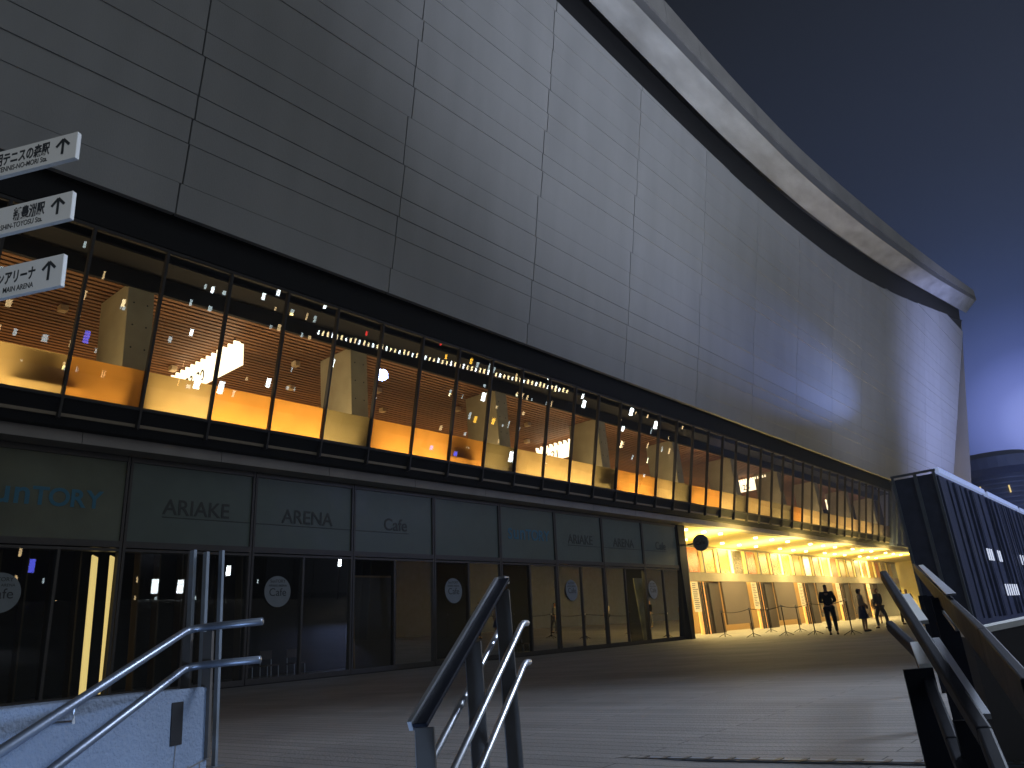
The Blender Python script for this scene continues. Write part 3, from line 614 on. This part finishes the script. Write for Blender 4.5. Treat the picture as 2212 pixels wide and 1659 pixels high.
    hv = [(0, -.012, 1.705), (0, -.055, 1.50 if hairlong else 1.62)]
    skin_obj('hair', sc(hv), [(0, 1)], sr([(.076, .090), (.066, .045)]), 'hair', p)
    skin_obj('shoes', sc([(-.12, stride-.05, .035), (-.12, .15+stride, .03)]), [(0, 1)], sr([.045, .042]), 'shoe', p, 1)
    skin_obj('shoes', sc([(.12, -stride-.05, .035), (.12, .15-stride, .03)]), [(0, 1)], sr([.045, .042]), 'shoe', p, 1)
    return p
person('person in dark clothes standing with back turned before the lit entrance', -10.29, 30.87, math.radians(12), 1.86, 'navy', 'navy', armbend=1.0, stride=.03)
person('person in a pale blouse and denim blue skirt right of the dark standing man', -9.75, 33.0, math.radians(-60), 1.66, 'blouse', 'skirt', True, .6, .08, True)
person('person in grey walking near the right end of the lit entrance', -10.3, 37.4, math.radians(70), 1.72, 'grey', 'grey', armbend=.3, stride=.16)
person('person in tan clothes beside the queue post left of the dark man', -14.9, 44.2, math.radians(120), 1.70, 'tan', 'grey', armbend=.5, stride=.1)
person('person in a pale top far right by the handrail end', -10.6, 42.5, math.radians(-100), 1.70, 'blouse', 'navy', armbend=.4, stride=.12)
person('person in a dark coat at the far right of the lit entrance, beside the enclosure', -11.3, 46.5, math.radians(200), 1.75, 'navy', 'grey', armbend=.2, stride=.1)
person('person in brown with a pale skirt near the far doors', -13.6, 48.8, math.radians(30), 1.62, 'tan', 'blouse', True, .2, .05, True)

# ---------------------------------------------------------------- wayfinding signs on the left
XD = Vector((.898, .440, 0)); SN = Vector((.440, -.898, 0))
post = thing('signpost', 'slim steel signpost carrying three white direction plates at the left edge', 'signpost', (-4.62, .52, 0))
b = MB(); b.tube([(0, 0, .03), (0, 0, 3.45)], .045, 16); b.build('pole', 'steel', post, True); b = MB(); b.tube([(0, 0, 3.45), (0, 0, 3.48)], .05, 16); b.build('cap', 'frame', post)
def plate(pr, pt, h, jp, en, lab, tilt):
    """pr = lower right corner"""
    L = 1.30; t = thing('direction_sign', lab, 'direction sign', pr, 'white direction plates on the signpost')
    U = Vector((0, 0, 1)); X = XD; o_ = Vector((0, 0, 0))
    b = MB(); P = []
    for z in (0, h):
        for s, n in ((-L, -.0125), (0, -.0125), (0, .0125), (-L, .0125)): P.append(X*s+SN*n+U*z)
    b.hexa(P); b.build('panel', 'white', t, bevel=.003)
    text('lettering', jp, 'ink', .074, t, X*(-.150)+SN*.0135+U*(h*.44), X, U, .0006, .0020, 'RIGHT', .60)
    text('lettering', en, 'ink', .040, t, X*(-.155)+SN*.0135+U*(h*.14), X, U, .0006, .0003, 'RIGHT', .72)
    b = MB(); c = X*(-.075)+SN*.0145+U*(h*.25)
    def rib(a, d, w):
        a, d = Vector(a), Vector(d); n = (d-a).normalized().cross(SN)*w/2
        b.quad(a-n, a+n, d+n, d-n)
    top_ = c+U*h*.55
    rib(c, top_, .014); rib(top_+U*.004, top_-X*.036-U*.034, .014); rib(top_+SN*.0004+U*.004, top_+X*.036-U*.034+SN*.0004, .014)
    b.build('arrow', 'ink', t)
plate((-3.380, 1.160, 3.080), 0, .145, '有明テニスの森駅', 'ARIAKE-TENNIS-NO-MORI Sta.', 'topmost white direction plate with arrow, Ariake-Tennis-no-mori station', 0)
plate((-3.475, 1.200, 2.815), 0, .150, '新豊洲駅', 'SHIN-TOYOSU Sta.', 'middle white direction plate with arrow, Shin-Toyosu station', 0)
plate((-3.585, 1.230, 2.520), 0, .168, 'メインアリーナ', 'MAIN ARENA', 'lowest white direction plate with arrow, Main Arena', 0)

# ---------------------------------------------------------------- left parapet with its rails and posts
WD = Vector((.36, -.933, 0)).normalized(); WN = Vector((.933, .36, 0))          # along the wall towards us / out of its face
pa = thing('stair_parapet', 'low pale blue-grey rendered stair wall with stained joints at lower left', 'stair wall', (-4.10, 2.34, 0))
b = MB(); P = []
for z in (-2.4, .70):
    for s, n in ((0, -.55), (0, 0), (3.2, 0), (3.2, -.55)): P.append(WD*s+WN*n+Vector((0, 0, z)))
b.hexa(P); w_ = b.build('wall', 'par', pa, bevel=.012)
b = MB()
def crack(a, c, wd=.007):
    A = WD*a[0]+WN*.0025+Vector((0, 0, a[1])); B2 = WD*c[0]+WN*.0025+Vector((0, 0, c[1])); d = (B2-A).normalized().cross(WN)*wd/2
    b.quad(A-d, A+d, B2+d, B2-d)
crack((.24, .44), (.25, .30), .005); crack((.0, .35), (.25, .30), .008); crack((.25, .30), (1.1, -.06), .011); crack((1.1, -.06), (2.2, -.56), .012)
for i in range(9):
    s = .06+i*.085; zt = .335-.40*max(0, s-.2); crack((s, zt), (s+.004, zt-random.uniform(.03, .11)), .007)
b.build('joint_stain', 'parj', pa)
b = MB(); P = []
for z in (.44, .64):
    for s, n in ((.20, -.02), (.20, .004), (.28, .004), (.28, -.02)): P.append(WD*s+WN*n+Vector((0, 0, z)))
b.hexa(P); b.build('notch', 'black', pa)
# rails: two tubes that run level over the plaza and slope down beside the wall
lr = thing('stair_handrail', 'pair of steel handrails sloping down in front of the blue-grey stair wall', 'handrail', (-4.12, 2.22, 0))
DN = (Vector((-3.18, 1.06, .57))-Vector((-4.12, 2.22, 1.0))).normalized()
FW = Vector((.26, .16, -.02))
for z, e in ((1.0, 3.2), (.81, 3.2)):
    s = Vector((0, 0, z)) if z == 1.0 else Vector((-.06, .03, z))
    b = MB(); b.tube([s+Vector((.36, .21, 0)), s+Vector((.10, .06, .0)), s+Vector((.03, .01, -.004)), s+DN*.06, s+DN*e], .020, 14); b.build('rail', 'dsteel', lr, True)
b = MB(); b.bar((.02, .10, .35), (.02, .10, .98), .055, .02, (.4, -.9, 0)); b.bar((-.05, .02, .35), (-.05, .02, .98), .05, .02, (.4, -.9, 0)); b.build('bracket_plate', 'bar', lr)
for t_ in (1.1, 2.2):
    b = MB(); q = DN*t_+Vector((0, 0, 1.0)); b.tube([q-Vector((0, 0, .02)), q-Vector((0, 0, .07)), q-WN*.12-Vector((0, 0, .07))], .008, 8); b.build('bracket', 'steel', lr)
for i, (x, y, z0, z1, w1, lab) in enumerate([(-5.25, 2.83, .05, 1.55, .060, 'left one of three upright grey-blue bars behind the end of the stair wall'), (-5.18, 2.89, .05, 1.53, .050, 'middle one of three upright grey-blue bars behind the end of the stair wall'),
                                       (-6.08, 3.53, .08, 1.66, .055, 'right, longest one of three upright grey-blue bars, standing free on the plaza')]):
    t = thing('steel_post', lab, 'post', (x, y, z0), 'upright bars by the stair wall')
    b = MB(); b.box(-w1/2, w1/2, -.012, .012, 0, z1); b.build('bar', 'bluep', t, bevel=.003)
    b = MB(); b.box(-.07, .07, -.05, .05, .0, .012); b.build('foot_plate', 'bluep', t)

# ---------------------------------------------------------------- central handrail
DD = Vector((.32, -.82, -.47)).normalized(); HZ = Vector((-.364, .931, 0))
def handrail(label, cap, rails, posts, capw, ext):
    t = thing('stair_handrail', label, 'handrail', cap[0])
    o_ = Vector(cap[0])
    a = Vector(cap[0]); c = Vector(cap[1])
    side = DD.cross(Vector((0, 0, 1))).normalized(); up = side.cross((c-a).normalized())
    b = MB(); b.bar(a-o_, c-o_, capw, .016, (0, 0, 1)); b.build('cap_plate', 'cap', t, bevel=.003)
    b = MB(); b.bar(a-o_+side*(-capw/2-.009)*-1, c-o_+side*(capw/2+.009), .016, .034, (0, 0, 1)); b.bar(a-o_+HZ*.002+side*(capw/2-.01), a-o_+HZ*ext+side*(capw/2-.01), .04, .034); b.build('cap_edge', 'steel', t)
    for (p, q) in rails:
        p, q = Vector(p)-o_, Vector(q)-o_
        b = MB(); b.tube([p+HZ*ext, p+HZ*.015, p+(q-p).normalized()*.03, q], .0145, 14); b.build('rail', 'steel', t, True)
    for (q, wdt) in posts:
        q = Vector(q)-o_
        b = MB(); b.bar(q+Vector((0, 0, -.03)), q+Vector((0, 0, -1.55)), wdt, .012, (.364, -.931, 0)); b.build('post', 'bar', t, bevel=.002)
        b = MB(); qq = q+side*(wdt/2+.008)+HZ*.03; b.bar(qq+Vector((0, 0, -.03)), qq+Vector((0, 0, -1.55)), .007, .03, (.364, -.931, 0)); b.build('post_edge', 'steel', t)
    return t
capE = Vector((-2.50, 2.95, 1.07))
handrail('double steel handrail with dark cap plate rising in the centre foreground',
         (capE, capE+DD*1.155), [(Vector((-2.45, 3.00, .86)), Vector((-2.45, 3.0, .86))+DD*2.6), (Vector((-2.49, 3.04, .68)), Vector((-2.49, 3.04, .68))+DD*2.6),
                                (Vector((-2.62, 3.06, .88)), Vector((-2.62, 3.06, .88))+DD*2.6), (Vector((-2.68, 3.10, .68)), Vector((-2.68, 3.10, .68))+DD*2.6)],
         [(capE+DD*.05, .072), (capE+DD*.53, .072), (capE+DD*1.11, .072)], .056, .07)
# right hand railing, close to the camera and dark
rh = thing('stair_handrail', 'dark handrail with pale strips imitating highlights plunging down the right foreground', 'handrail', (-.98, 3.74, 0)); o_ = Vector((-.98, 3.74, 0))
def seg(parent, name, pts, w, h, m, bev=0):
    for a, c in zip(pts, pts[1:]):
        b = MB(); b.bar(Vector(a)-o_, Vector(c)-o_, w, h); b.build(name, m, parent, bevel=bev)
seg(rh, 'rail', [(-.98, 3.74, .91), (-.39, 1.96, .49), (-.26, 1.45, .35)], .030, .045, 'cap', .006)
seg(rh, 'rail', [(-1.02, 3.80, .70), (-.79, 3.21, .61), (-.53, 2.28, .43), (-.42, 1.9, .33)], .030, .042, 'cap', .006)
seg(rh, 'rail_shine_strip', [(-.80, 3.26, .81), (-.665, 2.85, .715)], .037, .012, 'white')  # pale strips stand in for highlights on the dark rail
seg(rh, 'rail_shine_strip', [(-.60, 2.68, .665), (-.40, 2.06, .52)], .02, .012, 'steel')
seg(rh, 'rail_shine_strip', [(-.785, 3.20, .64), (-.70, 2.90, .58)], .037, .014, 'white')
b = MB(); b.bar(Vector((-.70, 2.80, .58))-o_, Vector((-.70, 2.80, -.9))-o_, .085, .02, (.36, -.93, 0)); b.build('post', 'cap', rh)
b = MB(); b.bar(Vector((-.46, 2.18, .5))-o_, Vector((-.46, 2.18, -1.2))-o_, .07, .02, (.36, -.93, 0)); b.build('post', 'cap', rh)
rc = thing('ramp_rail', 'wide black rail board running from the far right of the plaza past the camera', 'rail', (-2.04, 8.98, 0)); o_ = Vector((-2.04, 8.98, 0))
seg(rc, 'board', [(-2.04, 8.98, 1.18), (-.36, 2.05, .66), (-.21, 1.43, .60)], .02, .085, 'cap', .004)
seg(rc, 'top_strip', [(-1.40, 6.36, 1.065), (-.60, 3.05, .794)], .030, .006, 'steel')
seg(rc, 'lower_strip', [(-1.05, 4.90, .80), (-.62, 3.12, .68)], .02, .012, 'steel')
for y in (8.6, 6.2, 4.0):
    x = -2.04+(8.98-y)*.2424; b = MB(); b.bar(Vector((x, y, .9-.02*(8.98-y)))-o_, Vector((x, y, 0))-o_, .08, .02, (.24, -.97, 0)); b.build('post', 'cap', rc)

# pale parapet at right
b = MB(); 
rp = thing('right_parapet', 'pale topped low wall beyond the right handrail, beige below', 'low wall', (-.9, 4.75, 0))
b.hexa([(0, 0, -.6), (1.6, 1.1, -.6), (1.5, 1.35, -.6), (-.1, .25, -.6), (0, 0, .60), (1.6, 1.1, .82), (1.5, 1.35, .82), (-.1, .25, .60)]); b.build('wall', mat('beige_wall', (.045, .042, .045), .8, 0, .15, 3), rp)
b = MB(); b.hexa([(-.02, -.03, .602), (1.62, 1.07, .822), (1.5, 1.38, .822), (-.12, .27, .602), (-.02, -.03, .63), (1.62, 1.07, .85), (1.5, 1.38, .85), (-.12, .27, .63)]); b.build('coping', 'white', rp)

# ---------------------------------------------------------------- dark slatted structure at right
sr_ = thing('slatted_enclosure', 'tall dark slatted enclosure with a cool lit top edge at the right', 'enclosure', (-4.9, 27, 0))
b = MB(); b.box(-1.25, 0, .04, 34, 0, 4.80); b.build('core', 'slat', sr_)
b = MB()
rs = random.Random(9); yy = .1
while yy < 33.5:
    wd_ = rs.choice((.12, .2, .34, .5)); b.box(.004, .03+rs.uniform(0, .07), yy, yy+wd_, .35+rs.uniform(0, .03), 4.72); yy += wd_+rs.choice((.12, .3, .7))
b.build('slat_cladding', 'slat', sr_)
for s in range(4):
    b = MB(); b.box(-.05, .09, .2+s*8.4, .2+s*8.4+7.9, 4.84, 4.98)
    for k in range(30): b.box(.09, .10, .2+s*8.4+k*.26, .2+s*8.4+k*.26+.2, 4.82, 5.00)
    b.build('lit_top_edge', 'led', sr_)
b = MB(); b.box(-1.28, -1.20, -.03, .03, 0, 4.86); b.box(-.62, -.52, -.03, .03, 0, 4.86); b.box(-.06, .02, -.03, .03, 0, 4.86); b.box(-1.28, .04, -.04, .035, 4.862, 4.93); b.build('end_frame', 'bluep', sr_)
wl_ = None
for i, (y, z) in enumerate([(31.5, 2.4), (31.9, 2.4), (32.3, 2.4), (33.6, 2.4), (34.0, 2.4), (39.0, 2.4), (39.7, 2.4), (41.8, 2.4), (33.2, 1.2), (33.7, 1.2), (34.2, 1.2), (34.7, 1.2), (35.2, 1.2), (35.7, 1.2), (41.2, 1.2), (44.5, 1.2)]):
    if wl_ is None:
        wl_ = thing('lamp_reflection', 'slim upright glowing bar imitating a lamp reflection on the dark slatted enclosure', 'imitated reflection', (-4.82, y, z), 'glowing bars imitating reflections on the slatted enclosure')  # emissive bars stand in for lamp reflections on the dark face
        b = MB(); b.box(.07, .10, -.045, .045, -.20, .20); b.build('tube', mat('slim_glint', (.7, .75, .9), .5), wl_); wl_.children[0].data.materials[0] = emit('slim_glint_lit', (.75, .82, 1), .8)  # tube: glowing bar standing in for a lamp reflection
        b = MB(); b.box(-.02, .07, -.03, .03, -.19, -.165); b.build('bracket', 'frame', wl_)  # bracket added with the imitated reflection
    else:
        c = copy_tree(wl_); c.location = (-4.82, y, z)

# far round tower
tw_ = thing('round_tower', 'dark round tower with a wide flat brim, far behind the arena end', 'tower', (-25.0, 195, 0))
b = MB(); b.tube([(0, 0, 0), (0, 0, 26)], 9.2, 40); b.build('drum', 'tower', tw_, True)
b = MB(); b.tube([(0, 0, 26), (0, 0, 27.2), (0, 0, 29.5), (0, 0, 31.0)], [9.2, 11.3, 11.3, 8], 40); b.build('brim', 'tower', tw_)
b = MB()
for z in range(8, 26, 1): b.tube([(0, 0, z), (0, 0, z+.3)], 9.35, 40)
b.build('louvre_ring', 'tower', tw_)
for x, z in ((-7.0, 23.0), (-4.5, 21.0), (-1.0, 22.5), (4, 22)):
    b = MB(); b.box(x-.12, x+.12, -math.sqrt(9.5**2-x*x)-.2, -math.sqrt(9.5**2-x*x), z, z+1.5); b.build('lamp', 'tube', tw_)

# ---------------------------------------------------------------- street lamps and buildings across the road (they show as reflections in the glass)
sl = thing('street_lamp', 'tall street lamp across the road, mirrored in the arena glass', 'street lamp', (0, 0, 0), 'street lamps across the road')
b = MB(); b.tube([(0, 0, 0), (0, 0, 1)], .07, 8); sl_pole = b.build('pole', 'frame', sl)
b = MB(); b.box(-.2, .2, -.2, .2, -.6, .6); sl_head = b.build('lamp_head', 'cyl', sl)
def lamp_at(x, y, z, m='cyl', s=1.0, first=[True]):
    if first[0]: o = sl; first[0] = False
    else: o = copy_tree(sl)
    o.location = (x, y, -2.6)
    for c in o.children:
        if c.name.startswith('pole'): c.scale.z = z+2.6-.6*s
        else:
            c.location.z = z+2.6; c.scale = (s, s, s)
            if m != 'cyl':
                c.data = c.data.copy(); c.data.materials[0] = M[m]
LP = [(60.9, 56, 16.2, 'cyl', .9), (61.6, 54.4, 15, 'cyl', .8), (63.9, 48.3, 13.9, 'cyl', .7), (58.2, 62, 16.2, 'cyl', .8), (56.5, 65, 8.6, 'cyl', 1.0), (66.9, 39, 9.1, 'wlamp', .8), (55.2, 68, 14, 'rlamp', .5), (64.1, 47.2, 7.7, 'cyl', .8),
      (49.9, 77.6, 15.6, 'rlamp', .5), (49.2, 78.7, 13.9, 'ylamp', .6), (47.2, 82.1, 14.3, 'ylamp', .7), (40.5, 92.8, 15.2, 'cyl', .6), (37, 97.9, 13.8, 'cyl', .6), (32, 104.6, 8, 'wlamp', .9), (31.5, 103, 10.5, 'cyl', .7),
      (61.8, 48.7, 1.6, 'cyl', 1.5), (60.7, 51.5, 1.6, 'cyl', 1.4), (58.5, 56.8, 3.7, 'cyl', 1.1), (44.1, 83.5, 9.6, 'cyl', 1.1), (35.4, 96.6, 12.6, 'cyl', 1.0), (31, 103.3, 13.4, 'cyl', 1.0), (28.5, 107.2, 12.4, 'cyl', 1.0), (40.5, 89.1, 1.9, 'cyl', 1.3),
      (44.3, 83.3, 6, 'ylamp', .8), (42.8, 85.6, 6.4, 'ylamp', .8), (52, 70, 5, 'cyl', .8), (46.9, 78.6, 0.2, 'blamp', .8), (45, 81.8, 0.1, 'blamp', .9), (66, 35.6, 3.9, 'blamp', 1.3), (33.1, 100.1, 0, 'wlamp', .8)]
for a in LP: lamp_at(*a)
# lit office blocks beyond the road
def block(x, y, w, h, lab, seed, p=.35):
    t = thing('office_block', lab, 'office block', (x, y, -2.6), 'office blocks across the road')
    b = MB(); b.box(-6, 6, -w/2, w/2, 0, h); b.build('wall', 'city', t); r = random.Random(seed)
    for mname in ('wlamp_dim', 'clamp_dim'):
        b = MB()
        for j in range(int(h/3.2)):
            for i in range(int(w/1.6)):
                if r.random() < p*.28: b.box(-6.06, -6.01, -w/2+.3+i*1.6, -w/2+.3+i*1.6+r.uniform(.2, .7), 1.2+j*3.2, 1.2+j*3.2+r.uniform(.5, 1.4))
        b.build('lit_windows', mname, t)
M['wlamp_dim'] = emit('far_window_warm', (1, .72, .35), 8); M['clamp_dim'] = emit('far_window_cool', (.75, .95, 1), 6)
block(78, 36, 20, 26, 'office block across the road with scattered warm windows', 1, .5)
block(90, 66, 26, 20, 'broad office block across the road with cool lit windows', 2, .35)
block(70, 112, 34, 24, 'low wide office block across the road, rows of lit windows', 3, .45)
block(60, 150, 30, 30, 'distant office block across the road to the north', 4, .3)

br_ = thing('added_footbridge', 'added unseen bridge across the road, its row of small lights mirrored in the glass', 'added_footbridge', (52, 76, 8))  # bridge made up to carry a row of lights for the glass reflections
def brp(t): return Vector((58-20*t, 62+33*t, 12.2+1.6*t))-Vector((52, 76, 8))
b = MB(); b.bar(brp(0)-Vector((0, 0, 1.2)), brp(1)-Vector((0, 0, 1.2)), 3, 1.2); b.build('added_bridge_deck', 'city', br_)
rq = random.Random(5)
for k in range(60):
    p = brp(k/59); b = MB(); b.box(p.x-.09, p.x+.09, p.y-.09, p.y+.09, p.z-.25, p.z+.25+rq.uniform(0, .25)); b.build('added_parapet_light', 'wlamp' if k % 3 else 'cyl', br_)
for k in range(3):
    p = brp(.1+.4*k); b = MB(); b.box(p.x-.5, p.x+.5, p.y-.5, p.y+.5, -10.6, p.z-1.8); b.build('added_bridge_pier', 'city', br_)

# ---------------------------------------------------------------- thin night haze
hm = bpy.data.materials.new('night_haze'); hm.use_nodes = True; nt = hm.node_tree; nt.nodes.clear()
ho = nt.nodes.new('ShaderNodeOutputMaterial'); pv = nt.nodes.new('ShaderNodeVolumePrincipled'); pv.inputs['Density'].default_value = .0008
pv.inputs['Color'].default_value = (.85, .9, 1, 1); pv.inputs['Anisotropy'].default_value = .3
nt.links.new(pv.outputs[0], ho.inputs['Volume'])
b = MB(); b.box(-205, 205, -205, 305, -3.6, 41); hz = b.build('haze', hm); hz['kind'] = 'stuff'
